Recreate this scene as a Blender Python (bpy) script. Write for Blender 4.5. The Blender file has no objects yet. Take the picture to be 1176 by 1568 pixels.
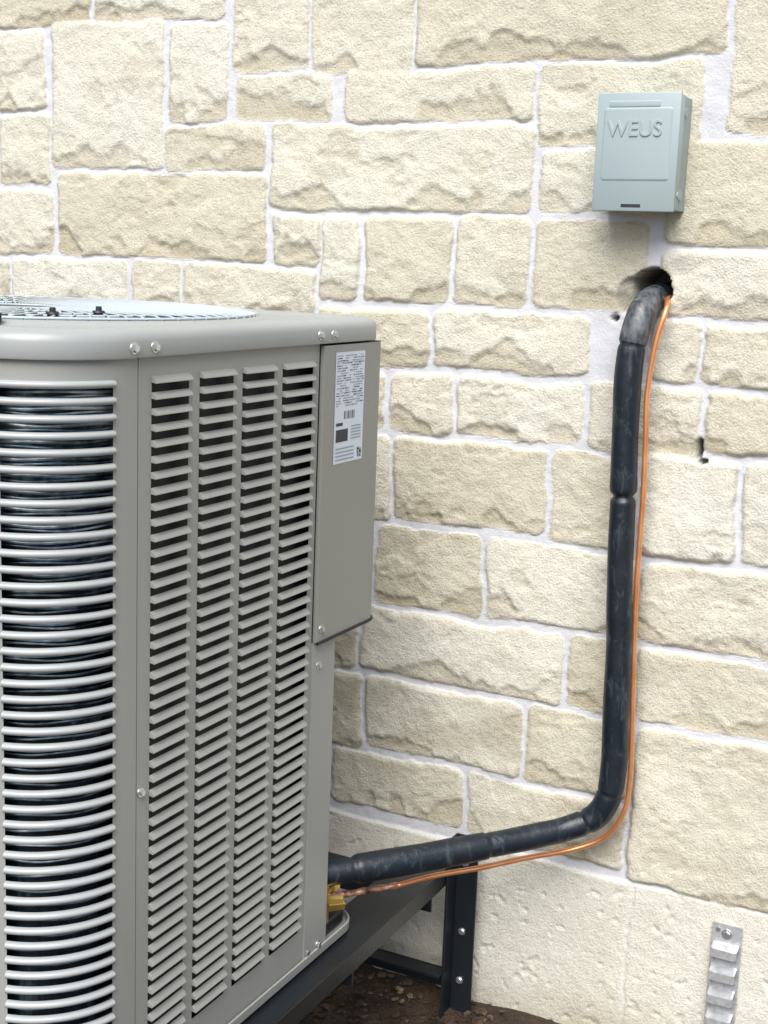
import bpy, bmesh, math, random
import numpy as np
from mathutils import Vector, Matrix

random.seed(7)
scene = bpy.context.scene
COL = scene.collection

# ------------------------------------------------------------------ helpers
def new_empty(name, loc=(0,0,0)):
    e = bpy.data.objects.new(name, None); e.location = loc; e.empty_display_size = 0.1
    COL.objects.link(e); return e

def mesh_obj(name, verts, faces, mat=None, parent=None, smooth=False, auto=None):
    me = bpy.data.meshes.new(name)
    me.from_pydata([tuple(v) for v in verts], [], faces)
    me.validate(); me.update()
    if mat: me.materials.append(mat)
    ob = bpy.data.objects.new(name, me); COL.objects.link(ob)
    if parent: ob.parent = parent
    if smooth or auto is not None:
        for p in me.polygons: p.use_smooth = True
    if auto is not None:
        try: me.set_sharp_from_angle(angle=math.radians(auto))
        except Exception: pass
    return ob

class MB:
    """little mesh accumulator"""
    def __init__(s): s.v=[]; s.f=[]
    def add(s, verts, faces):
        o=len(s.v); s.v+= [tuple(v) for v in verts]; s.f+= [tuple(i+o for i in f) for f in faces]
    def quad(s,a,b,c,d): s.add([a,b,c,d],[(0,1,2,3)])
    def box(s,x0,x1,y0,y1,z0,z1,bev=0.0,rot=None,org=None):
        bm=bmesh.new(); bmesh.ops.create_cube(bm,size=1)
        for v in bm.verts:
            v.co=Vector(((x0+x1)/2+v.co.x*(x1-x0),(y0+y1)/2+v.co.y*(y1-y0),(z0+z1)/2+v.co.z*(z1-z0)))
        if bev>0: bmesh.ops.bevel(bm,geom=bm.edges[:],offset=bev,segments=2,profile=0.5,affect='EDGES')
        if rot is not None:
            o=Vector(org) if org else Vector(((x0+x1)/2,(y0+y1)/2,(z0+z1)/2))
            for v in bm.verts: v.co = o + rot@(v.co-o)
        bm.verts.index_update()
        s.add([v.co for v in bm.verts],[[v.index for v in f.verts] for f in bm.faces]); bm.free()
    def tube(s, pts, rad, seg=16, caps=True):
        pts=[Vector(p) for p in pts]; n=len(pts)
        T=[]
        for i in range(n):
            a=pts[max(i-1,0)]; b=pts[min(i+1,n-1)]; T.append((b-a).normalized())
        ref=Vector((0,0,1)) if abs(T[0].z)<0.9 else Vector((1,0,0))
        N=(ref-T[0]*ref.dot(T[0])).normalized()
        vs=[]
        for i in range(n):
            N=(N-T[i]*N.dot(T[i])).normalized(); B=T[i].cross(N)
            r=rad(i/(n-1)) if callable(rad) else (rad[i] if isinstance(rad,(list,tuple)) else rad)
            for k in range(seg):
                a=2*math.pi*k/seg
                vs.append(pts[i]+N*(r*math.cos(a))+B*(r*math.sin(a)))
        fs=[]
        for i in range(n-1):
            for k in range(seg):
                k2=(k+1)%seg
                fs.append((i*seg+k,i*seg+k2,(i+1)*seg+k2,(i+1)*seg+k))
        if caps:
            fs.append(tuple(range(seg-1,-1,-1))); fs.append(tuple((n-1)*seg+k for k in range(seg)))
        s.add(vs,fs)
    def cyl(s, p0, p1, r0, r1=None, seg=16):
        if r1 is None: r1=r0
        s.tube([p0,p1],[r0,r1],seg)
    def obj(s,name,mat=None,parent=None,smooth=False,auto=None):
        return mesh_obj(name,s.v,s.f,mat,parent,smooth,auto)

def catmull(P, step=0.008):
    P=[Vector(p) for p in P]; P=[P[0]*2-P[1]]+P+[P[-1]*2-P[-2]]
    out=[]
    for i in range(1,len(P)-2):
        p0,p1,p2,p3=P[i-1],P[i],P[i+1],P[i+2]
        n=max(2,int((p2-p1).length/step))
        # centripetal
        def tj(t,a,b): return t+max((b-a).length,1e-5)**0.5
        t0=0;t1=tj(t0,p0,p1);t2=tj(t1,p1,p2);t3=tj(t2,p2,p3)
        for k in range(n):
            t=t1+(t2-t1)*k/n
            A1=p0*((t1-t)/(t1-t0))+p1*((t-t0)/(t1-t0)); A2=p1*((t2-t)/(t2-t1))+p2*((t-t1)/(t2-t1)); A3=p2*((t3-t)/(t3-t2))+p3*((t-t2)/(t3-t2))
            B1=A1*((t2-t)/(t2-t0))+A2*((t-t0)/(t2-t0)); B2=A2*((t3-t)/(t3-t1))+A3*((t-t1)/(t3-t1))
            out.append(B1*((t2-t)/(t2-t1))+B2*((t-t1)/(t2-t1)))
    out.append(P[-2]); return out

# ------------------------------------------------------------------ materials
class NT:
    def __init__(s,name):
        s.m=bpy.data.materials.new(name); s.m.use_nodes=True; s.t=s.m.node_tree
        s.b=s.t.nodes['Principled BSDF']
        s.tc=s.t.nodes.new('ShaderNodeTexCoord')
    def n(s,typ,**kw):
        nd=s.t.nodes.new(typ)
        for k,v in kw.items():
            if k in nd.inputs: nd.inputs[k].default_value=v
            else: setattr(nd,k,v)
        return nd
    def l(s,a,b): s.t.links.new(a,b)
    def noise(s,scale,detail=4,rough=0.55,vec=None,dist=0):
        nd=s.n('ShaderNodeTexNoise'); nd.inputs['Scale'].default_value=scale; nd.inputs['Detail'].default_value=detail
        nd.inputs['Roughness'].default_value=rough; nd.inputs['Distortion'].default_value=dist
        s.l(vec if vec is not None else s.tc.outputs['Object'],nd.inputs['Vector']); return nd.outputs['Fac']
    def ramp(s,fac,stops):
        r=s.n('ShaderNodeValToRGB'); e=r.color_ramp.elements
        while len(e)<len(stops): e.new(0.5)
        for i,(p,c) in enumerate(stops):
            e[i].position=p; e[i].color=(*c,1) if len(c)==3 else c
        s.l(fac,r.inputs['Fac']); return r.outputs['Color']
    def mix(s,fac,a,b,mode='MIX'):
        m=s.n('ShaderNodeMix'); m.data_type='RGBA'; m.blend_type=mode
        for sock,val in ((m.inputs[0],fac),(m.inputs[6],a),(m.inputs[7],b)):
            if isinstance(val,(int,float)): sock.default_value=val
            elif isinstance(val,tuple): sock.default_value=(*val,1) if len(val)==3 else val
            else: s.l(val,sock)
        return m.outputs[2]
    def math(s,op,a,b=0.0):
        m=s.n('ShaderNodeMath'); m.operation=op
        for sock,val in ((m.inputs[0],a),(m.inputs[1],b)):
            if isinstance(val,(int,float)): sock.default_value=val
            else: s.l(val,sock)
        return m.outputs[0]
    def bump(s,h,strength=0.3,dist=0.01,prev=None):
        b=s.n('ShaderNodeBump'); b.inputs['Strength'].default_value=strength; b.inputs['Distance'].default_value=dist
        s.l(h,b.inputs['Height'])
        if prev: s.l(prev,b.inputs['Normal'])
        return b.outputs['Normal']
    def set(s,**kw):
        names={'col':'Base Color','rough':'Roughness','metal':'Metallic','spec':'Specular IOR Level','normal':'Normal','coat':'Coat Weight'}
        for k,v in kw.items():
            i=s.b.inputs[names[k]]
            if isinstance(v,tuple): i.default_value=(*v,1)
            elif isinstance(v,(int,float)): i.default_value=v
            else: s.l(v,i)
        return s.m

def paint(name,c,rough=0.42,var=0.06,metal=0.0,bump=0.05):
    m=NT(name); f=m.noise(6,3); f2=m.noise(160,2)
    c1=tuple(x*(1-var) for x in c); c2=tuple(min(1,x*(1+var)) for x in c)
    col=m.mix(f,c1,c2)
    r=m.math('ADD',m.math('MULTIPLY',f,0.15),rough-0.07)
    return m.set(col=col,rough=r,metal=metal,normal=m.bump(f2,bump,0.002))

M_cab = paint('cabinet_grey_paint',(0.290,0.298,0.282),0.40,0.05)
M_grl = paint('grille_grey_paint',(0.34,0.36,0.36),0.30,0.05)
M_cap = paint('cap_grey_paint',(0.31,0.33,0.325),0.33,0.05)
M_cover= paint('cover_grey_paint',(0.245,0.25,0.23),0.42,0.05)
M_black= paint('black_steel_paint',(0.009,0.012,0.015),0.38,0.3,bump=0.2)
M_dark = paint('dark_interior',(0.007,0.011,0.015),0.6,0.3)
M_zinc = paint('zinc_screw',(0.62,0.63,0.64),0.3,0.15,metal=0.9)
M_wire = paint('guard_wire',(0.42,0.48,0.51),0.35,0.05)
M_brass= paint('brass',(0.80,0.56,0.16),0.3,0.15,metal=0.9)
M_rub  = paint('rubber_black',(0.015,0.017,0.02),0.5,0.2)
M_boxp = paint('disconnect_teal_grey_paint',(0.315,0.385,0.395),0.42,0.04,bump=0.04)
M_boxs = paint('disconnect_side_paint',(0.26,0.325,0.33),0.45,0.05)
M_label= paint('label_white',(0.58,0.64,0.72),0.35,0.03)
M_ink  = paint('label_ink',(0.02,0.025,0.035),0.5,0.1)
M_ink2 = paint('label_ink_light',(0.24,0.28,0.35),0.5,0.1)

def mk_coil():
    m=NT('coil_fins')
    mp=m.n('ShaderNodeMapping'); mp.inputs['Scale'].default_value=(1,1,0.02); m.l(m.tc.outputs['Object'],mp.inputs['Vector'])
    st=m.noise(45,3,0.6,mp.outputs['Vector'])
    big=m.noise(7,3,0.6)
    k=m.math('MULTIPLY',st,big)
    col=m.ramp(k,[(0.14,(0.006,0.010,0.014)),(0.27,(0.02,0.04,0.055)),(0.40,(0.22,0.29,0.34))])  # pale vertical streaks paint the glossy highlights of the fins
    return m.set(col=col,rough=0.35,metal=0.5)
M_coil=mk_coil()
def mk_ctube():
    m=NT('coil_tube_glints')
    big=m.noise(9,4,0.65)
    col=m.ramp(big,[(0.40,(0.02,0.035,0.045)),(0.54,(0.25,0.33,0.39)),(0.64,(0.72,0.80,0.86))])  # patchy bright colour stands in for reflections on the tubes
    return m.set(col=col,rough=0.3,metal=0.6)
M_ctube=mk_ctube()

def mk_foam(dusty=False):
    m=NT('black_foam_insulation' if not dusty else 'dusty_foam_tape')
    f=m.noise(26,4,0.6); f2=m.noise(350,2); f3=m.noise(12,3,0.6,dist=1.0)
    mp=m.n('ShaderNodeMapping'); mp.inputs['Scale'].default_value=(1,1,0.35); m.l(m.tc.outputs['Object'],mp.inputs['Vector'])
    d0=m.noise(60,4,0.7,mp.outputs['Vector'],0.6)
    dust_sheen=m.ramp(d0,[(0.54,(0,0,0)),(0.76,(1,1,1))] if not dusty else [(0.36,(0,0,0)),(0.66,(1,1,1))])
    col=m.mix(m.math('MULTIPLY',dust_sheen,0.5 if not dusty else 0.75),(0.006,0.011,0.018),(0.10,0.13,0.15) if not dusty else (0.17,0.185,0.195))  # dust on the elbow; elsewhere whitish scuffs and sheen painted into the colour
    b=m.bump(f,0.25,0.006); b=m.bump(f2,0.2,0.002,b)
    r=m.ramp(f3,[(0.35,(0.32,)*3),(0.65,(0.50,)*3)])
    return m.set(col=col,rough=r,normal=b,spec=0.5)
M_foam=mk_foam(); M_foam2=mk_foam(True)

def mk_copper():
    m=NT('copper_tube'); f=m.noise(20,4)
    col=m.ramp(f,[(0.3,(0.74,0.28,0.11)),(0.7,(0.94,0.46,0.22))])
    return m.set(col=col,rough=0.34,metal=0.7)
M_cop=mk_copper()
def mk_braze():
    m=NT('brazed_copper'); f=m.noise(60,5)
    col=m.ramp(f,[(0.35,(0.10,0.03,0.03)),(0.6,(0.55,0.30,0.2)),(0.75,(0.7,0.6,0.5))])
    return m.set(col=col,rough=0.45,metal=0.6)
M_braze=mk_braze()

def mk_galv():
    m=NT('galvanized_steel')
    v=m.n('ShaderNodeTexVoronoi'); v.inputs['Scale'].default_value=140; m.l(m.tc.outputs['Object'],v.inputs['Vector'])
    bw=m.n('ShaderNodeRGBToBW'); m.l(v.outputs['Color'],bw.inputs[0])
    col=m.ramp(bw.outputs[0],[(0.2,(0.54,0.56,0.58)),(0.85,(0.68,0.70,0.72))])
    return m.set(col=col,rough=0.36,metal=0.6)
M_galv=mk_galv()

def mk_wall():
    m=NT('limestone_and_mortar')
    a=m.n('ShaderNodeAttribute'); a.attribute_name='wallc'
    sp=m.n('ShaderNodeSeparateColor'); m.l(a.outputs['Color'],sp.inputs[0])
    mask,rnd,led=sp.outputs[0],sp.outputs[1],sp.outputs[2]
    big=m.noise(9,3,0.6); med=m.noise(38,4,0.65); fine=m.noise(240,3,0.75)
    tone=m.math('ADD',m.math('MULTIPLY',rnd,0.60),m.math('MULTIPLY',big,0.40))
    stone=m.ramp(tone,[(0.15,(0.715,0.70,0.615)),(0.5,(0.66,0.635,0.53)),(0.85,(0.585,0.55,0.43))])
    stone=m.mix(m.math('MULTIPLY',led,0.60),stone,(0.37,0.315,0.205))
    och=m.ramp(med,[(0.50,(0,0,0)),(0.78,(1,1,1))])
    stone=m.mix(m.math('MULTIPLY',och,0.28),stone,(0.50,0.44,0.31))
    grain=m.ramp(fine,[(0.34,(0.70,0.69,0.66)),(0.47,(0.98,0.98,0.98)),(0.60,(1.0,1.0,1.0))])
    stone=m.mix(0.8,stone,grain,'MULTIPLY')
    mort=m.mix(med,(0.545,0.555,0.58),(0.63,0.635,0.655))
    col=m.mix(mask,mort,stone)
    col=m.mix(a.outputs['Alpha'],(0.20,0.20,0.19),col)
    h=m.math('ADD',m.math('MULTIPLY',fine,0.0042),m.math('MULTIPLY',med,0.004))
    hs=m.math('MULTIPLY',h,m.math('ADD',m.math('MULTIPLY',mask,0.6),0.4))
    b=m.bump(hs,0.75,1.0)
    return m.set(col=col,rough=0.95,spec=0.2,normal=b)
M_wall=mk_wall()

def mk_soil():
    m=NT('wet_brown_soil')
    f=m.noise(18,6,0.7); g=m.noise(120,4,0.7)
    col=m.ramp(f,[(0.3,(0.020,0.012,0.008)),(0.55,(0.055,0.034,0.020)),(0.75,(0.11,0.07,0.04))])
    b=m.bump(f,0.8,0.03); b=m.bump(g,0.7,0.008,b)
    return m.set(col=col,rough=0.55,normal=b)
M_soil=mk_soil()
def mk_peb():
    m=NT('pebble_stone'); o=m.n('ShaderNodeTexVoronoi'); o.inputs['Scale'].default_value=25
    m.l(m.tc.outputs['Object'],o.inputs['Vector']); bw=m.n('ShaderNodeRGBToBW'); m.l(o.outputs['Color'],bw.inputs[0])
    col=m.ramp(bw.outputs[0],[(0.2,(0.022,0.013,0.008)),(0.75,(0.07,0.042,0.024)),(0.95,(0.20,0.15,0.09))])
    return m.set(col=col,rough=0.5,normal=m.bump(m.noise(80,4),0.4,0.005))
M_peb=mk_peb()

# ------------------------------------------------------------------ numpy noise
def vnoise(x,z,s,seed):
    rng=np.random.RandomState(seed); T=rng.rand(256,256)
    u=x/s+1000.37; v=z/s+1000.71
    i=np.floor(u).astype(int); j=np.floor(v).astype(int); fu=u-i; fv=v-j
    fu=fu*fu*(3-2*fu); fv=fv*fv*(3-2*fv)
    a=T[i%256,j%256];b=T[(i+1)%256,j%256];c=T[i%256,(j+1)%256];d=T[(i+1)%256,(j+1)%256]
    return (a*(1-fu)+b*fu)*(1-fv)+(c*(1-fu)+d*fu)*fv
def fbm(x,z,s,seed,o=4):
    # rotate each octave so no lattice direction shows
    r=0;A=0;a=1
    for k in range(o):
        c,sn=math.cos(0.6+k*1.3+seed),math.sin(0.6+k*1.3+seed)
        r=r+a*vnoise(x*c-z*sn,x*sn+z*c,s/(2**k),seed+k*13); A+=a; a*=0.5
    return r/A
def sstep(a,b,x):
    t=np.clip((x-a)/(b-a),0,1); return t*t*(3-2*t)

# ------------------------------------------------------------------ stone wall
ST="""-2179,1960,-1931,2072|-1914,1961,-1592,2057|-2181,1787,-2052,1950|-2027,1665,-1744,1958|-1723,1759,-1585,1950|-1568,1853,-1401,2039|-1387,1846,-1177,2029|-1165,1857,-596,2017|-575,1732,-330,1986
-1556,1755,-1347,1840|-1312,1757,-933,1844|-918,1710,-629,1844|-2175,1630,-2039,1775|-1735,1663,-1498,1746|-1477,1589,-929,1744|-908,1593,-686,1697|-672,1544,-333,1712
-2303,1482,-2035,1612|-2016,1484,-1489,1650|-1465,1482,-1369,1575|-1357,1420,-1275,1573|-1256,1423,-1081,1573|-1064,1420,-926,1577|-909,1424,-703,1573|-674,1422,-332,1528
-2307,1360,-2157,1466|-2142,1362,-1836,1468|-1818,1369,-1696,1470|-1682,1373,-1372,1470|-1354,1298,-1121,1400|-1104,1301,-798,1404|-676,1302,-599,1407|-585,1303,-340,1403|-785,1174,-590,1286|-574,1190,-329,1285
-1342,1174,-1206,1280|-1186,1174,-1066,1282|-1050,1178,-804,1281|-1368,992,-1192,1155|-1176,998,-866,1158|-848,991,-695,1158|-677,992,-513,1172|-495,995,-311,1172
-1422,822,-1230,974|-1212,823,-986,977|-969,827,-683,973|-668,829,-295,975|-1452,672,-1251,802|-1235,674,-809,805|-792,679,-677,810|-662,682,-281,810
-1313,508,-1235,656|-1219,517,-885,655|-869,516,-668,660|-1600,384,-1310,490|-1296,384,-1003,495|-985,380,-668,498|-652,362,-330,662"""
stones=[[float(c)/1000 for c in s.split(',')] for s in ST.replace('\n','|').split('|')]
XA,XB,ZA,ZB=-4.5,2.5,-0.15,3.3
def axis(a,d0,d1,b,coarse,fine):
    return np.concatenate([np.arange(a,d0,coarse),np.arange(d0,d1,fine),np.arange(d1,b+coarse*0.5,coarse)])
xs=axis(XA,-2.35,-0.25,XB,0.02,0.0035); zs=axis(ZA,-0.02,2.10,ZB,0.02,0.0035)
# fill the rest of the wall with coursed random ashlar
cs=0.06; nx=int((XB-XA)/cs)+1; nz=int((ZB-0.37)/cs)+1
occ=np.zeros((nx,nz),bool)
for (x0,z0,x1,z1) in stones:
    i0=int((x0-0.02-XA)/cs); i1=int((x1+0.02-XA)/cs); j0=int((z0-0.005-0.37)/cs); j1=int((z1+0.005-0.37)/cs)
    occ[max(i0,0):i1+1,max(j0,0):j1+1]=True
extra=[]
for j in range(nz):
    for i in range(nx):
        if occ[i,j]: continue
        h=random.choice([2,2,2,3]); w=random.choice([3,4,5,6,8])
        while h>0 and (j+h>nz or occ[i,j:j+h].any()): h-=1
        ww=0
        while ww<w and i+ww<nx and not occ[i+ww,j:j+h].any(): ww+=1
        if h<2 or ww<2: continue
        occ[i:i+ww,j:j+h]=True
        extra.append([XA+i*cs+0.008,0.37+j*cs+0.008,XA+(i+ww)*cs-0.008,0.37+(j+h)*cs-0.008])
X,Z=np.meshgrid(xs,zs,indexing='ij')
WX=X+(fbm(X,Z,0.09,1,3)-0.5)*0.018+(fbm(X,Z,0.016,5,3)-0.5)*0.007
WZ=Z+(fbm(X,Z,0.09,21,3)-0.5)*0.018+(fbm(X,Z,0.016,25,3)-0.5)*0.007
H=0.0035+0.0035*fbm(X,Z,0.05,40,4)+0.0012*fbm(X,Z,0.012,44,2)
MASK=np.zeros_like(X); RND=np.zeros_like(X)+0.3; LED=np.zeros_like(X)
ledn=fbm(X,Z*1.7,0.16,60,5); ledn2=fbm(X,Z*1.5,0.08,80,5); rough=fbm(X,Z,0.06,90,5); tilt=fbm(X,Z,0.25,99,2)
micro=fbm(X,Z,0.014,95,2)
chipn=fbm(X,Z*0.6,0.08,120,5)
weather=sstep(0.48,0.66,fbm(X,Z*1.5,0.16,131,5))
rs=np.random.RandomState(4)
for (x0,z0,x1,z1) in stones+extra:
    i0,i1=np.searchsorted(xs,[x0-0.03,x1+0.03]); j0,j1=np.searchsorted(zs,[z0-0.03,z1+0.03])
    if i1<=i0 or j1<=j0: continue
    sl=(slice(i0,i1),slice(j0,j1))
    cx,cz,hx,hz=(x0+x1)/2,(z0+z1)/2,(x1-x0)/2+0.003,(z1-z0)/2+0.003; r=0.014
    qx=np.abs(WX[sl]-cx)-(hx-r); qz=np.abs(WZ[sl]-cz)-(hz-r)
    sd=np.hypot(np.maximum(qx,0),np.maximum(qz,0))+np.minimum(np.maximum(qx,qz),0)-r
    d=-sd
    top=0.0090+0.0035*rs.rand(); sh=rs.rand()*0.14
    body=top+0.0065*(rough[sl]-0.5)+0.009*(tilt[sl]-0.5)+0.0022*(micro[sl]-0.5)
    n1=ledn[sl]+sh
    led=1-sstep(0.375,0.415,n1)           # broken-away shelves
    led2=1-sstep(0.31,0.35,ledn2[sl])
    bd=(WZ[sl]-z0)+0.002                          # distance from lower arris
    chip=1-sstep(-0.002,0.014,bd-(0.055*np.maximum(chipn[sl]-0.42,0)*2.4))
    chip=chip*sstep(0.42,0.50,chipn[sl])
    body=body-0.0022*led-0.0015*led2-0.0042*chip*(d>0)
    prof=np.sqrt(np.clip(sstep(-0.001,0.0075,d),0,1))
    k=sstep(-0.002,0.002,d)
    h=H[sl]*(1-prof)+np.maximum(body,0.003)*prof
    m=d>-0.002
    H[sl]=np.where(m,h,H[sl]); MASK[sl]=np.maximum(MASK[sl],k)
    v=rs.rand(); RND[sl]=np.where(m,v,RND[sl])
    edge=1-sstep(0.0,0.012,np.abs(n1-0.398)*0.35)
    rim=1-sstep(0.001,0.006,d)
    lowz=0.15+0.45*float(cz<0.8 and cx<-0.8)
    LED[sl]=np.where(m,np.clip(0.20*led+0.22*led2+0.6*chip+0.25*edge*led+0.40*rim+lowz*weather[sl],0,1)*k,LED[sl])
# smooth foundation blocks at the bottom
fz=0.355+0.012*(fbm(X,Z,0.12,150,3)-0.5)
low=(1-sstep(fz-0.004,fz+0.004,Z))
low=np.where((MASK>0.3)&(Z>0.33),0,low)
fh=0.007+0.004*fbm(X,Z,0.2,160,3)+0.0015*fbm(X,Z,0.02,161,3)
pits=sstep(0.76,0.80,fbm(X,Z,0.018,170,2))*0.003
jw=np.zeros_like(X)
for jx in (-3.6,-2.9,-2.2,-1.55,-0.975,-0.645,0.1,0.8,1.6):
    jw=np.maximum(jw,1-sstep(0.001,0.005,np.abs(WX-jx-0.01*(fbm(X,Z,0.1,180,2)-0.5))))
fh=fh-pits-0.0025*jw
H=H*(1-low)+fh*low; MASK=np.maximum(MASK*(1-low),low*(0.85+0.15*fbm(X,Z,0.1,171,3)-0.25*jw)); RND=RND*(1-low)+0.12*low
stain=(1-sstep(0.0,0.14,Z+0.08*(fbm(X,Z,0.08,190,3)-0.5)))
LED=LED*(1-low)+low*np.clip(0.9*stain+0.25*sstep(0.5,0.7,fbm(X,Z,0.15,191,4)),0,1)
# holes
ALPHA=np.ones_like(X)
e=np.hypot((X+0.688)/0.037,(Z-1.462)/0.037); er=e+0.10*(fbm(X,Z,0.02,200,2)-0.5)
hole=1-sstep(0.95,1.02,er); H=H-0.14*hole
cr=np.hypot((X+0.722)/0.032,(Z-1.450)/0.034); crm=(1-sstep(0.85,1.05,cr))*(1-hole); H=H-0.022*crm*sstep(-0.765,-0.70,X)
ALPHA=np.minimum(ALPHA,1-np.maximum(hole,0.40*crm))
for (hx,hz,rx,rz,dp) in ((-0.752,1.409,0.006,0.006,0.03),(-0.582,1.19,0.006,0.017,0.04),(-0.574,1.168,0.010,0.005,0.03)):
    e=np.hypot((X-hx)/rx,(Z-hz)/rz)+0.5*(fbm(X,Z,0.012,210,3)-0.5); q=1-sstep(0.8,1.1,e); H=H-dp*q; ALPHA=np.minimum(ALPHA,1-0.9*q)
nxv,nzv=X.shape
co=np.empty((nxv*nzv,3),np.float32); co[:,0]=X.ravel(); co[:,1]=-H.ravel(); co[:,2]=Z.ravel()
idx=np.arange(nxv*nzv).reshape(nxv,nzv)
q=np.stack([idx[:-1,:-1],idx[1:,:-1],idx[1:,1:],idx[:-1,1:]],-1).reshape(-1,4)
me=bpy.data.meshes.new('stone_wall'); me.vertices.add(len(co)); me.vertices.foreach_set('co',co.ravel())
me.loops.add(q.size); me.loops.foreach_set('vertex_index',q.ravel().astype(np.int32))
me.polygons.add(len(q)); me.polygons.foreach_set('loop_start',np.arange(0,q.size,4,dtype=np.int32)); me.polygons.foreach_set('loop_total',np.full(len(q),4,np.int32))
me.update(calc_edges=True); me.polygons.foreach_set('use_smooth',np.ones(len(q),bool))
at=me.attributes.new('wallc','FLOAT_COLOR','POINT')
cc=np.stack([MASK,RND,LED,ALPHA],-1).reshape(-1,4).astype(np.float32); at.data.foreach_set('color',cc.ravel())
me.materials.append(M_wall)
wall=bpy.data.objects.new('stone_wall',me); COL.objects.link(wall)
core=MB(); core.box(XA,XB,0.18,0.40,ZA,ZB)
core.box(XA,XA+0.02,0.0,0.18,ZA,ZB); core.box(XB-0.02,XB,0.0,0.18,ZA,ZB); core.box(XA+0.02,XB-0.02,0.0,0.18,ZB-0.02,ZB)
core.obj('wall_core',M_black,wall)

# ------------------------------------------------------------------ ground
gx=np.concatenate([-np.geomspace(60,2.6,14),np.arange(-2.5,0.6,0.025),np.geomspace(0.7,60,14)])
gy=np.concatenate([-np.geomspace(60,2.6,14),np.arange(-2.5,0.05,0.025),np.geomspace(0.4,60,10)])
GX,GY=np.meshgrid(gx,gy,indexing='ij')
near=np.exp(-((np.maximum(np.abs(GX+1)-1.4,0))**2+(np.maximum(np.abs(GY+1)-1.2,0))**2)*4)
GZ=(0.045*(fbm(GX,GY,0.22,300,4)-0.5)+0.02*(fbm(GX,GY,0.06,310,3)-0.5))*near+0.03*np.exp(-(GY/0.14)**2)*near
n1,n2=GX.shape
gv=np.stack([GX,GY,GZ],-1).reshape(-1,3); gi=np.arange(n1*n2).reshape(n1,n2)
gf=np.stack([gi[:-1,:-1],gi[1:,:-1],gi[1:,1:],gi[:-1,1:]],-1).reshape(-1,4)
ground=mesh_obj('ground',gv.tolist(),gf.tolist(),M_soil,smooth=True)
pb=MB()
for k in range(1000):
    x=random.uniform(-1.9,-0.3); y=-abs(random.gauss(0,0.35))-0.03
    if k<400: x=random.uniform(-1.3,-0.6); y=random.uniform(-0.35,-0.02)
    r=random.choice([0.003,0.004,0.005,0.007,0.010])*random.uniform(0.7,1.3)
    bm=bmesh.new(); bmesh.ops.create_icosphere(bm,subdivisions=1,radius=r)
    sx,sy,sz=random.uniform(0.7,1.6),random.uniform(0.7,1.6),random.uniform(0.3,0.7)
    i=min(np.searchsorted(gx,x),n1-1); j=min(np.searchsorted(gy,y),n2-1); gz=GZ[i,j]
    for v in bm.verts:
        jn=random.uniform(0.75,1.25); v.co=Vector((x+v.co.x*sx*jn,y+v.co.y*sy*jn,gz+r*0.1+v.co.z*sz*jn))
    pb.add([v.co for v in bm.verts],[[v.index for v in f.verts] for f in bm.faces]); bm.free()
pb.obj('gravel',M_peb,smooth=False)

# ------------------------------------------------------------------ air conditioner
AC=new_empty('air_conditioner_condenser')
XR,XL,YN,YF=-1.055,-1.915,-1.15,-0.32
ZB0,ZT=0.322,1.366
RN=0.13
def arc_pts(cx,cy,r,a0,a1,n):
    return [(cx+r*math.cos(math.radians(a0+(a1-a0)*i/n)),cy+r*math.sin(math.radians(a0+(a1-a0)*i/n)),
             math.cos(math.radians(a0+(a1-a0)*i/n)),math.sin(math.radians(a0+(a1-a0)*i/n))) for i in range(n+1)]
def strip(mb,pts,z0,z1,off=0.0):
    vs=[];fs=[]
    for (x,y,nx_,ny_) in pts:
        vs+= [(x+nx_*off,y+ny_*off,z0),(x+nx_*off,y+ny_*off,z1)]
    for i in range(len(pts)-1): fs.append((2*i,2*i+2,2*i+3,2*i+1))
    mb.add(vs,fs)
PITCH=0.0207
def louvers(mb,pts,z0,z1,out=0.0075,drop=0.0088,pitch=PITCH,prof=None):
    """hood louvres pressed out of a sheet, between z0 and z1"""
    n=int((z1-z0)/pitch)
    prof=prof or [(0,0),(out*0.55,-drop*0.35),(out*0.95,-drop*0.85),(out,-drop),(out-0.0012,-drop-0.0006),(out*0.5,-drop*0.62)]
    for k in range(n):
        zt=z1-k*pitch
        vs=[];fs=[];m=len(prof)
        for (x,y,a,b) in pts:
            for (o,dz) in prof: vs.append((x+a*o,y+b*o,zt+dz))
        for i in range(len(pts)-1):
            for j in range(m-1): fs.append((i*m+j,(i+1)*m+j,(i+1)*m+j+1,i*m+j+1))
        # cheeks
        for e in (0,len(pts)-1):
            x,y,a,b=pts[e]; o=len(vs)
            vs+=[(x,y,zt),(x+a*out*0.55,y+b*out*0.55,zt-drop*0.35),(x+a*out,y+b*out,zt-drop),(x,y,zt-drop*0.9)]
            fs.append((o,o+1,o+2,o+3))
        mb.add(vs,fs)
ZL0,ZL1=0.372,1.340
nrow=int((ZL1-ZL0)/PITCH)
ZLb=ZL1-nrow*PITCH
def panel_face(mb,P,cols,s0,s1):
    """P(s)->pt on a flat wall; flat strips between the louvre columns"""
    cur=s0
    for (a,b) in cols:
        strip(mb,[P(cur),P(a)],ZB0,ZT); cur=b
        strip(mb,[P(a),P(b)],ZB0,ZLb); strip(mb,[P(a),P(b)],ZL1,ZT)
        louvers(mb,[P(a),P(b)],ZLb,ZL1+0.0001)
    strip(mb,[P(cur),P(s1)],ZB0,ZT)
# right (service side) louvred panel
mb=MB()
panel_face(mb,lambda s:(XR,s,1,0),[(-0.970,-0.887),(-0.8625,-0.779),(-0.756,-0.670),(-0.647,-0.556)],-0.9975,-0.537)
mb.quad((XR,-0.9975,ZB0),(XR,-0.9975,ZT),(XR-0.012,-0.9975,ZT),(XR-0.012,-0.9975,ZB0))
mb.obj('side_louver_panel',M_cab,AC)
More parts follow.
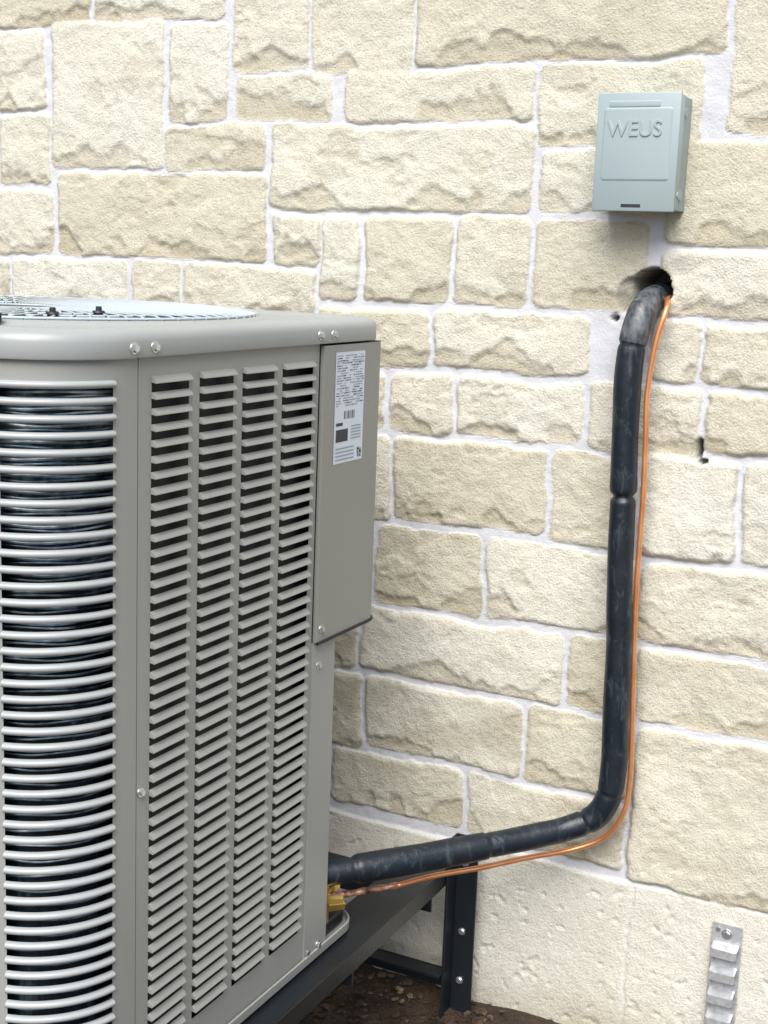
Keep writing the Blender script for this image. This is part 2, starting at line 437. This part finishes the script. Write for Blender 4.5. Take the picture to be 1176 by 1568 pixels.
# post below the control cover
mb=MB()
strip(mb,[(XR+0.0025,-0.5365,1,0),(XR+0.0025,-0.462,1,0),(XR-0.002,-0.456,.7,.7),(XR-0.03,-0.454,0,1),(XR-0.2,-0.454,0,1)],ZB0,0.884)
mb.quad((XR+0.0025,-0.5365,ZB0),(XR+0.0025,-0.5365,0.884),(XR-0.01,-0.5365,0.884),(XR-0.01,-0.5365,ZB0))
mb.obj('rear_corner_post',M_cab,AC)
mb=MB()
strip(mb,[(XR-0.2,-0.4545,1,0),(XR-0.2,YF,1,0),(XL+0.1,YF,0,1)],ZB0,ZT)
mb.obj('rear_panel',M_cab,AC)
# near corner: post + curved grille + post
cx,cy=XR-RN,YN+RN
mb=MB()
A0=-11.5; A1=-74
strip(mb,[(XR+0.001,-1.0005,1,0),(XR+0.001,cy,1,0)]+arc_pts(cx,cy,RN+0.001,0,A0,4),ZB0,ZT)
mb.quad((XR+0.001,-1.0005,ZB0),(XR+0.001,-1.0005,ZT),(XR-0.012,-1.0005,ZT),(XR-0.012,-1.0005,ZB0))
gp=arc_pts(cx,cy,RN+0.001,A0,A1,22)
strip(mb,gp,ZB0,ZLb); strip(mb,gp,ZL1,ZT)
strip(mb,arc_pts(cx,cy,RN+0.001,A1,-90,4)+[(cx-0.03,YN-0.001,0,-1)],ZB0,ZT)
mb.obj('corner_panel',M_cab,AC,auto=35)
mb=MB()
louvers(mb,gp,ZLb,ZL1+0.0001,prof=[(-0.001,0),(0.004,-0.0008),(0.0065,-0.0035),(0.0065,-0.0065),(0.004,-0.009),(0.0,-0.0098)],out=0.006,drop=0.0095)
mb.obj('corner_grille',M_grl,AC,auto=50)
# front face (away from the wall) and left face
mb=MB()
def Pf(s): return (s,YN,0,-1)
panel_face(mb,Pf,[(XL+0.16+i*0.15,XL+0.28+i*0.15) for i in range(3)],XL+RN,cx-0.032)
mb.obj('front_louver_panel',M_cab,AC)
mb=MB()
def Pl(s): return (XL,s,-1,0)
panel_face(mb,Pl,[(YN+0.16+i*0.14,YN+0.27+i*0.14) for i in range(4)],YN+RN,YF-0.1)
strip(mb,arc_pts(XL+RN,YN+RN,RN,-90,-180,10),ZB0,ZT)
strip(mb,arc_pts(XL+0.1,YF-0.1,0.1,180,90,10),ZB0,ZT)
mb.obj('left_louver_panel',M_cab,AC,auto=35)

def outline(x0,x1,y0,y1,rs_,off,n=14):
    """rounded rectangle ccw, rs_=(near-right,far-right,far-left,near-left)"""
    pts=[]
    nr,fr,fl,nl=rs_
    for (cx_,cy_,r,a) in ((x1-nr,y0+nr,nr,-90),(x1-fr,y1-fr,fr,0),(x0+fl,y1-fl,fl,90),(x0+nl,y0+nl,nl,180)):
        for i in range(n+1):
            t=math.radians(a+90*i/n); pts.append((cx_+(r+off)*math.cos(t),cy_+(r+off)*math.sin(t)))
    out=[]
    for i,p in enumerate(pts):
        q_=pts[(i+1)%len(pts)]; L=math.hypot(q_[0]-p[0],q_[1]-p[1]); m=10 if L>0.15 else 1
        for k in range(m): out.append((p[0]+(q_[0]-p[0])*k/m,p[1]+(q_[1]-p[1])*k/m))
    return out
def loft(mb,rings,close=True):
    n=len(rings[0]); vs=[p for r in rings for p in r]; fs=[]
    for i in range(len(rings)-1):
        for k in range(n):
            k2=(k+1)%n; fs.append((i*n+k,i*n+k2,(i+1)*n+k2,(i+1)*n+k))
    mb.add(vs,fs)
RS=(RN,0.06,0.10,RN)
# coil + interior
mb=MB()
ring=[outline(XL,XR,YN,-0.46,(RN,0.03,0.1,RN),-0.024)]
loft(mb,[[(x,y,ZB0+0.01) for x,y in ring[0]],[(x,y,1.33) for x,y in ring[0]]])
mb.obj('condenser_coil',M_coil,AC,auto=40)
mb=MB()  # horizontal tubes behind the grille, coil reflections put into their colour
rt=random.Random(3)
for k in range(0,nrow):
    z=ZL1-k*PITCH-0.0150
    for o_,rr_ in ((0.0,0.0024),(0.006,0.0014)):
        ph=rt.random()*6
        mb.tube([(x,y,z-o_+0.0012*math.sin(ph+i*0.55)) for i,(x,y,_,_) in enumerate(arc_pts(cx,cy,RN-0.018,20,-110,24))],rr_,8,False)
mb.obj('coil_tubes',M_ctube,AC,smooth=True)
mb=MB()
mb.box(XR-0.02,XR-0.019,-0.995,-0.46,ZB0+0.005,1.36); mb.box(XL+0.15,XR-0.19,-0.455,YF-0.004,ZB0+0.005,1.355)
mb.obj('dark_backing',M_dark,AC)  # near-black sheets stand in for the shade inside the cabinet
# top cap
CX,CY,CR=(XL+XR)/2,-0.735,0.365
def orr(off,z): return [(x,y,z) for x,y in outline(XL,XR,YN,YF,RS,off)]
base=outline(XL,XR,YN,YF,RS,-0.05)
def circ(r,z):
    o=[]
    for (x,y) in base:
        a=math.atan2(y-CY,x-CX); o.append((CX+r*math.cos(a),CY+r*math.sin(a),z))
    return o
mb=MB()
loft(mb,[orr(-0.004,1.371),orr(-0.004,1.3665),orr(0.0075,1.3655),orr(0.0085,1.368),orr(0.0085,1.386),orr(0.0065,1.393),orr(0.001,1.3985),orr(-0.008,1.4015),orr(-0.022,1.4025),orr(-0.028,1.3995),orr(-0.05,1.3985),
         circ(CR+0.03,1.3965),circ(CR+0.022,1.399),circ(CR+0.012,1.4035),circ(CR+0.004,1.4035),circ(CR-0.004,1.398),circ(CR-0.008,1.385),circ(CR-0.008,1.28)])
mb.obj('top_cap',M_cap,AC,auto=40)
mb=MB(); mb.cyl((CX,CY,1.20),(CX,CY,1.279),CR+0.0,CR,48); mb.obj('fan_shroud',M_dark,AC)
# fan guard
mb=MB()
for k in range(84):
    a=2*math.pi*k/84; sw=0.35
    pts=[]
    for i in range(9):
        t=i/8; r=0.07+(CR+0.010-0.07)*t; aa=a+sw*(1-t)
        z=1.4075+(-0.004 if t==1 else 0)-0.002*(1-t)
        pts.append((CX+r*math.cos(aa),CY+r*math.sin(aa),z))
    mb.tube(pts,0.0017,6,False)
for r in (0.07,0.15,0.23,0.30,CR+0.006):
    mb.tube([(CX+r*math.cos(2*math.pi*i/64),CY+r*math.sin(2*math.pi*i/64),1.4055-0.002*(1-r/CR)) for i in range(65)],0.0021,6,False)
mb.obj('fan_guard',M_wire,AC,smooth=True)
mb=MB()
for (bx,by) in ((-1.235,-0.85),(-1.237,-0.945),(-1.245,-1.045),(-1.73,-0.62),(-1.73,-0.85)):
    mb.cyl((bx,by,1.400),(bx,by,1.409),0.0075,0.0075,12); mb.cyl((bx,by,1.409),(bx,by,1.412),0.010,0.008,12); mb.cyl((bx,by,1.412),(bx,by,1.418),0.0045,0.004,10)
mb.obj('guard_bolts',M_rub,AC,auto=40)
mb=MB()
mb.cyl((CX,CY,1.22),(CX,CY,1.37),0.07,0.065,24)
for k in range(3):
    a0=k*2*math.pi/3; vs=[];fs=[]
    for i in range(9):
        for j in range(7):
            r=0.06+0.28*j/6; a=a0+(i/8-0.5)*1.1*(0.6+0.4*j/6); vs.append((CX+r*math.cos(a),CY+r*math.sin(a),1.30+0.05*(i/8-0.5)))
    for i in range(8):
        for j in range(6): fs.append((i*7+j,i*7+j+1,(i+1)*7+j+1,(i+1)*7+j))
    mb.add(vs,fs)
mb.obj('fan_blades',M_dark,AC,smooth=True)
# control cover
mb=MB()
CXO=XR+0.0075; rc=0.042; yF2=-0.312
plan=[(XR,-0.5335),(CXO,-0.5335)]+[(CXO-rc+rc*math.cos(math.radians(a)),yF2-rc+rc*math.sin(math.radians(a))) for a in range(0,91,9)]+[(XR-0.18,yF2)]
strip(mb,[(x,y,0,0) for x,y in plan],0.884,1.362)
n=len(plan)
inn=[(XR-0.012,-0.525)]+[(CXO-0.012,-0.525)]+[(CXO-rc+(rc-0.014)*math.cos(math.radians(a)),yF2-rc+(rc-0.014)*math.sin(math.radians(a))) for a in range(0,91,9)]+[(XR-0.18,yF2-0.014)]
vs=[(x,y,0.884) for x,y in plan]+[(x*0.5+a*0.5,y*0.5+b*0.5,0.879) for (x,y),(a,b) in zip(plan,inn)]+[(x,y,0.882) for x,y in inn]
fs=[(i,i+1,n+i+1,n+i) for i in range(n-1)]+[(n+i,n+i+1,2*n+i+1,2*n+i) for i in range(n-1)]
mb.add(vs,fs)
mb.obj('control_cover',M_cover,AC,auto=35)
mb=MB(); mb.box(XR-0.18,XR-0.004,-0.524,yF2-0.015,0.886,0.889); 
mb.tube([(x+0.001,y,0.8825) for x,y in plan[1:-1]],0.0030,6); mb.obj('cover_bottom_shadow',M_dark,AC)  # underside flange and added edge bead, coloured near-black as the shadow there
# rating label
xl=CXO+0.0006
mb=MB(); mb.quad((xl,-0.498,1.171),(xl,-0.400,1.171),(xl,-0.400,1.350),(xl,-0.498,1.350)); mb.obj('rating_label',M_label,AC)
mk=MB(); mk2=MB(); xt=xl+0.0004
def ink(m,y0,y1,z0,z1): m.quad((xt,y0,z0),(xt,y1,z0),(xt,y1,z1),(xt,y0,z1))
z=1.345
while z>1.262:
    y=-0.494
    while y<-0.408:
        w=random.uniform(0.003,0.012)
        if random.random()<0.72: ink(mk2 if random.random()<0.7 else mk,y,min(y+w,-0.404),z-0.0014,z)
        y+=w+0.0015
    z-=0.0040
for zz in (1.3335,1.305,1.285): ink(mk2,-0.496,-0.402,zz,zz+0.0005)
for i in range(22):
    y=-0.468+i*0.0017
    if random.random()<0.6: ink(mk,y,y+0.001,1.242,1.255)
ink(mk,-0.492,-0.452,1.206,1.226); ink(mk,-0.492,-0.470,1.232,1.237)
for i in range(5):
    ink(mk2,-0.442,-0.408,1.208+i*0.005,1.2098+i*0.005)
for i in range(4): ink(mk2,-0.492,-0.430,1.176+i*0.006,1.178+i*0.006)
for i in range(8):
    for j in range(8):
        if random.random()<0.55: ink(mk,-0.419+i*0.0018,-0.4172+i*0.0018,1.176+j*0.002,1.178+j*0.002)
mk.obj('label_print',M_ink,AC); mk2.obj('label_small_print',M_ink2,AC)
# screws
def screw(mb,p,nrm,r=0.0055):
    p=Vector(p); nrm=Vector(nrm)
    mb.cyl(p-nrm*0.001,p+nrm*0.0012,r*1.45,r*1.35,18); mb.cyl(p+nrm*0.0012,p+nrm*0.0055,r,r*0.9,6)
mb=MB()
XLp=XR+0.0085
for (y,z) in ((-1.018,1.378),(-0.975,1.378),(-0.550,1.379),(-0.508,1.379)): screw(mb,(XLp,y,z),(1,0,0))
for (x,y,z) in ((XR+0.001,-0.990,0.785),(XR+0.0025,-0.517,0.842),(CXO,-0.520,0.905),(XR,-0.525,0.338),(XR+0.0025,-0.490,0.338)): screw(mb,(x,y,z),(1,0,0),0.0048)
mb.obj('cabinet_screws',M_zinc,AC,auto=30)
# base pan
mb=MB()
def pr(off,z): return [(x,y,z) for x,y in outline(XL,XR,YN,-0.345,(RN,0.05,0.10,RN),off)]
loft(mb,[pr(-0.02,0.314),pr(0.002,0.314),pr(0.006,0.318),pr(0.006,0.332),pr(0.003,0.333),pr(0.002,0.322),pr(-0.02,0.321),pr(-0.3,0.321)])
mb.obj('base_pan',M_cab,AC,auto=35)
mb=MB(); mb.box(-1.125,-1.066,-0.452,-0.37,0.323,0.352,0.006); mb.obj('valve_bracket',M_black,AC)
# service valves
mb=MB()
mb.box(-1.098,-1.066,-0.453,-0.425,0.345,0.455,0.004)
mb.cyl((-1.075,-0.43,0.405),(-1.072,-0.395,0.405),0.011,0.011,6); mb.cyl((-1.068,-0.44,0.395),(-1.040,-0.425,0.396),0.008,0.0075,6)
mb.cyl((-1.08,-0.43,0.372),(-1.06,-0.39,0.366),0.010,0.010,6)
mb.cyl((-1.08,-0.435,0.435),(-1.065,-0.40,0.43),0.009,0.009,12)
mb.obj('service_valves',M_brass,AC,auto=30)

# ------------------------------------------------------------------ stand
SD=new_empty('steel_equipment_stand')
mb=MB()
XS=-0.990; XS2=XL-0.065; YB=-0.05; YN2=-1.22
def angle_y(x,inward,z0,z1,y0,y1,zf):  # rail along y: vertical flange + wide horizontal flange under the unit
    mb.box(min(x,x+0.005*inward),max(x,x+0.005*inward),y0,y1,z0,z1,0.0008)
    mb.box(min(x+0.006*inward,x+0.115*inward),max(x+0.006*inward,x+0.115*inward),y0,y1,zf,zf+0.006)
angle_y(XS,-1,0.296,0.332,YN2,YB-0.002,0.305)
angle_y(XS2,1,0.296,0.332,YN2,YB-0.002,0.305)
for x,s in ((XS,-1),(XS2,1)):
    for y,t in ((YB,-1),(YN2,1)):
        top=0.392
        mb.box(min(x-s*0.001,x-s*0.006),max(x-s*0.001,x-s*0.006),min(y,y+t*0.045),max(y,y+t*0.045),-0.02,top,0.0008)
        mb.box(min(x-s*0.006,x-s*0.050),max(x-s*0.006,x-s*0.050),min(y,y+t*0.005),max(y,y+t*0.005),-0.02,top,0.0008)
        mb.box(min(x+s*0.05,x-s*0.06),max(x+s*0.05,x-s*0.06),min(y-t*0.03,y+t*0.07),max(y-t*0.03,y+t*0.07),-0.03,-0.02)
for y,t in ((YB-0.008,-1),(YN2+0.008,1)):
    mb.box(XS2+0.002,XS-0.002,min(y,y+t*0.005),max(y,y+t*0.005),0.066,0.106,0.0008)
    mb.box(XS2+0.002,XS-0.002,min(y+t*0.006,y+t*0.04),max(y+t*0.006,y+t*0.04),0.100,0.105)
for y in (-0.14,-0.46,-1.05):
    mb.box(XS2+0.006,XS-0.006,y,y+0.05,0.298,0.3035)
    mb.box(XS2+0.006,XS-0.006,y-0.006,y-0.001,0.262,0.3035)
mb.obj('frame',M_black,SD)
mb=MB()
for z in (0.335,0.36,0.19,0.085): screw(mb,(XS+0.024,YB-0.005,z),(0,-1,0),0.0055)
mb.obj('frame_bolts',M_zinc,SD,auto=30)

# ------------------------------------------------------------------ refrigerant lines
LS=new_empty('refrigerant_line_set')
P=[(-1.105,-0.470,0.437),(-1.058,-0.42,0.4405),(-0.97,-0.326,0.446),(-0.884,-0.234,0.454),(-0.80,-0.145,0.463),(-0.745,-0.095,0.475),(-0.705,-0.076,0.498),(-0.684,-0.072,0.535),(-0.677,-0.070,0.600),(-0.680,-0.070,0.700),(-0.683,-0.068,0.815),(-0.691,-0.070,0.96),(-0.695,-0.070,1.101),(-0.700,-0.070,1.24),(-0.701,-0.068,1.335),(-0.696,-0.062,1.390),(-0.690,-0.035,1.432),(-0.685,0.02,1.449),(-0.685,0.12,1.452)]
C=catmull(P,0.004)
L=[0]
for i in range(1,len(C)): L.append(L[-1]+(C[i]-C[i-1]).length)
def near_s(p):
    p=Vector(p); return L[min(range(len(C)),key=lambda i:(C[i]-p).length)]
joints=[(near_s((-1.035,-0.395,0.442)),0.0030,0.004),(near_s((-0.72,-0.082,0.485)),0.0030,0.004),(near_s((-0.681,-0.072,0.55)),0.0018,0.004),(near_s((-0.695,-0.07,1.101)),0.007,0.005),(near_s((-0.698,-0.066,1.365)),0.0025,0.004),(near_s((-0.86,-0.21,0.456)),0.0010,0.003)]
sj=joints[5][0]
rads=[]
for i,s in enumerate(L):
    r=0.0236+0.0007*math.sin(s*9+1)+0.0003*math.sin(s*47)
    if s<joints[0][0]: r*=0.90
    elif s<sj: r+=0.0018
    for (js,dp,w) in joints: r-=dp*math.exp(-((s-js)/w)**2)
    r+=0.0012*math.exp(-((s-joints[3][0]-0.02)/0.02)**2)
    rads.append(r)
mb=MB(); mb.tube(C,rads,28,True); mb.obj('foam_insulation',M_foam,LS,smooth=True)
ii=[i for i in range(len(C)) if L[i]>joints[4][0]+0.004 and C[i].y<0.01]
mb=MB(); mb.tube([C[i] for i in ii],[rads[i]+0.0007 for i in ii],28,False); mb.obj('foam_elbow',M_foam2,LS,smooth=True)
cu=[(-0.664,0.10,1.447),(-0.660,0.0,1.447),(-0.650,-0.040,1.432),(-0.660,-0.052,1.380),(-0.670,-0.052,1.286),(-0.667,-0.052,1.20),(-0.664,-0.052,1.101),(-0.664,-0.052,0.935),(-0.660,-0.052,0.814),(-0.653,-0.052,0.666),(-0.650,-0.052,0.575),(-0.656,-0.052,0.513),(-0.680,-0.052,0.465),(-0.705,-0.056,0.442),(-0.747,-0.075,0.423),(-0.817,-0.140,0.414),(-0.870,-0.200,0.408),(-0.943,-0.270,0.400),(-0.985,-0.325,0.3945)]
mb=MB(); mb.tube(catmull(cu,0.006),0.0052,12); mb.obj('copper_liquid_line',M_cop,LS,smooth=True)
mb=MB(); 
bz=catmull([(-0.985,-0.325,0.3945),(-1.01,-0.352,0.394),(-1.04,-0.392,0.394),(-1.07,-0.430,0.397)],0.003)
mb.tube(bz,[0.0062 if (i//5)%2==0 else 0.0052 for i in range(len(bz))],12)
mb.cyl((-1.11,-0.475,0.437),(-1.062,-0.424,0.440),0.0235*0.55,0.012,16)
mb.obj('brazed_stub',M_braze,LS,smooth=True)

# ------------------------------------------------------------------ disconnect box
DB=new_empty('electrical_disconnect_box')
bx0,bx1,bz0,bz1=-0.782,-0.638,1.593,1.788
mb=MB(); mb.box(bx0+0.004,bx1-0.003,-0.078,-0.004,bz0+0.003,bz1-0.003,0.002); mb.obj('enclosure',M_boxs,DB)
mb=MB(); mb.box(bx0,bx1,-0.0865,-0.0785,bz0,bz1,0.0025)
mb.box(bx1-0.0025,bx1,-0.080,-0.060,bz0+0.004,bz1-0.004,0.001)
mb.obj('cover',M_boxp,DB,auto=40)
def rr(x0,x1,z0,z1,r,n=8):
    o=[]
    for (a_,b_,st) in ((x1-r,z0+r,-90),(x1-r,z1-r,0),(x0+r,z1-r,90),(x0+r,z0+r,180)):
        for i in range(n+1):
            t=math.radians(st+90*i/n); o.append((a_+r*math.cos(t),b_+r*math.sin(t)))
    return o
def emboss(mb,x0,x1,z0,z1,r,y0,h,s=0.004):
    a=rr(x0,x1,z0,z1,r); b=rr(x0+s,x1-s,z0+s,z1-s,max(r-s,0.001))
    n=len(a); vs=[(x,y0,z) for x,z in a]+[(x*0.5+u*0.5,y0-h*0.75,z*0.5+w*0.5) for (x,z),(u,w) in zip(a,b)]+[(x,y0-h,z) for x,z in b]
    fs=[(i,(i+1)%n,n+(i+1)%n,n+i) for i in range(n)]+[(n+i,n+(i+1)%n,2*n+(i+1)%n,2*n+i) for i in range(n)]+[tuple(range(2*n,3*n))]
    mb.add(vs,fs)
mb=MB()
emboss(mb,bx0+0.012,bx1-0.012,bz0+0.050,bz1-0.024,0.006,-0.0862,0.0018)
emboss(mb,bx0+0.020,bx1-0.034,bz1-0.0245,bz1-0.013,0.003,-0.0862,0.0012,0.002)
mb.obj('embossed_panel',M_boxp,DB,auto=50)
tx=bpy.data.curves.new('embossed_letters','FONT'); tx.body='WEUS'; tx.size=0.037; tx.extrude=0.0009; tx.bevel_depth=0.0005; tx.space_character=1.05
tx.align_x='CENTER'; tx.align_y='CENTER'
to=bpy.data.objects.new('embossed_letters',tx); COL.objects.link(to); to.parent=DB; to.location=((bx0+bx1)/2-0.004,-0.0885,bz1-0.060); to.rotation_euler=(math.pi/2,0,0); to.scale=(0.92,1,1)
tx.materials.append(M_boxp)
mb=MB(); mb.box(bx0+0.052,bx0+0.086,-0.0872,-0.0866,bz0+0.007,bz0+0.012); mb.obj('id_tag',M_ink,DB)
mb=MB()
for (y,z,r) in ((-0.045,bz0+0.03,0.010),(-0.045,bz1-0.03,0.008)):
    mb.cyl((bx1-0.003,y,z),(bx1-0.0015,y,z),r,r,20); 
mb.cyl((bx1-0.001,-0.070,bz0+0.028),(bx1+0.002,-0.070,bz0+0.028),0.006,0.006,16)
mb.obj('knockouts',M_boxp,DB,auto=30)

# ------------------------------------------------------------------ galvanized strap anchor
GA=new_empty('galvanized_wall_strap')
mb=MB()
x0,x1=-0.4815,-0.4345
prof=[(0.320,-0.016),(0.286,-0.016)]
z=0.286
while z>-0.02:
    prof+= [(z-0.006,-0.036),(z-0.022,-0.036),(z-0.030,-0.017),(z-0.044,-0.017)]; z-=0.046
vs=[];n=len(prof)
for x in (x0,x0+0.004,x1-0.004,x1):
    for (zz,yy) in prof:
        vs.append((x,yy+(0.004 if x in (x0,x1) else 0),zz))
fs=[]
for i in range(3):
    for j in range(n-1): fs.append((i*n+j,(i+1)*n+j,(i+1)*n+j+1,i*n+j+1))
mb.add(vs,fs); mb.box(x0-0.004,x1+0.004,-0.0155,-0.0135,-0.02,0.322)
ob=mb.obj('strap',M_galv,GA,auto=25)
mb=MB(); screw(mb,(-0.458,-0.0165,0.304),(0,-1,0),0.007); mb.cyl((-0.474,-0.017,0.311),(-0.474,-0.0185,0.311),0.004,0.004,12); mb.obj('anchor_bolt',M_zinc,GA,auto=30)

# ------------------------------------------------------------------ light
w=bpy.data.worlds.new("World"); scene.world=w; w.use_nodes=True
nt=w.node_tree; bg=nt.nodes['Background']; sky=nt.nodes.new('ShaderNodeTexSky'); sky.sky_type='NISHITA'; sky.sun_disc=False
EL,AZ=math.radians(52),math.radians(166)   # azimuth measured clockwise from +Y
sky.sun_elevation=EL; sky.sun_rotation=AZ; sky.dust_density=3.0; sky.air_density=1.0; sky.ozone_density=1.0
nt.links.new(sky.outputs[0],bg.inputs[0]); bg.inputs[1].default_value=0.15
sd=Vector((math.sin(AZ)*math.cos(EL),math.cos(AZ)*math.cos(EL),math.sin(EL)))
sun=bpy.data.lights.new('sun','SUN'); sun.energy=4.8; sun.angle=math.radians(48); sun.color=(1.0,0.985,0.965)
so=bpy.data.objects.new('sun',sun); COL.objects.link(so); so.rotation_euler=(-sd).to_track_quat('-Z','Y').to_euler(); so.location=sd*10

# ------------------------------------------------------------------ camera
psi=math.radians(26.6);p_=math.radians(10.5);rho=0.038
F=Vector((-math.sin(psi)*math.cos(p_),math.cos(psi)*math.cos(p_),-math.sin(p_)))
R0=Vector((math.cos(psi),math.sin(psi),0));U0=R0.cross(F)
R=R0*math.cos(rho)+U0*math.sin(rho);U=U0*math.cos(rho)-R0*math.sin(rho)
cam=bpy.data.cameras.new('camera'); cam.sensor_fit='VERTICAL'; cam.angle=2*math.atan(784/2100); cam.clip_start=0.05; cam.clip_end=300
co_=bpy.data.objects.new('camera',cam); COL.objects.link(co_)
mw=Matrix(((R.x,U.x,-F.x,0),(R.y,U.y,-F.y,-2.4),(R.z,U.z,-F.z,1.5),(0,0,0,1))); co_.matrix_world=mw
scene.camera=co_
scene.view_settings.view_transform='Standard'; scene.view_settings.look='None'; scene.view_settings.exposure=0
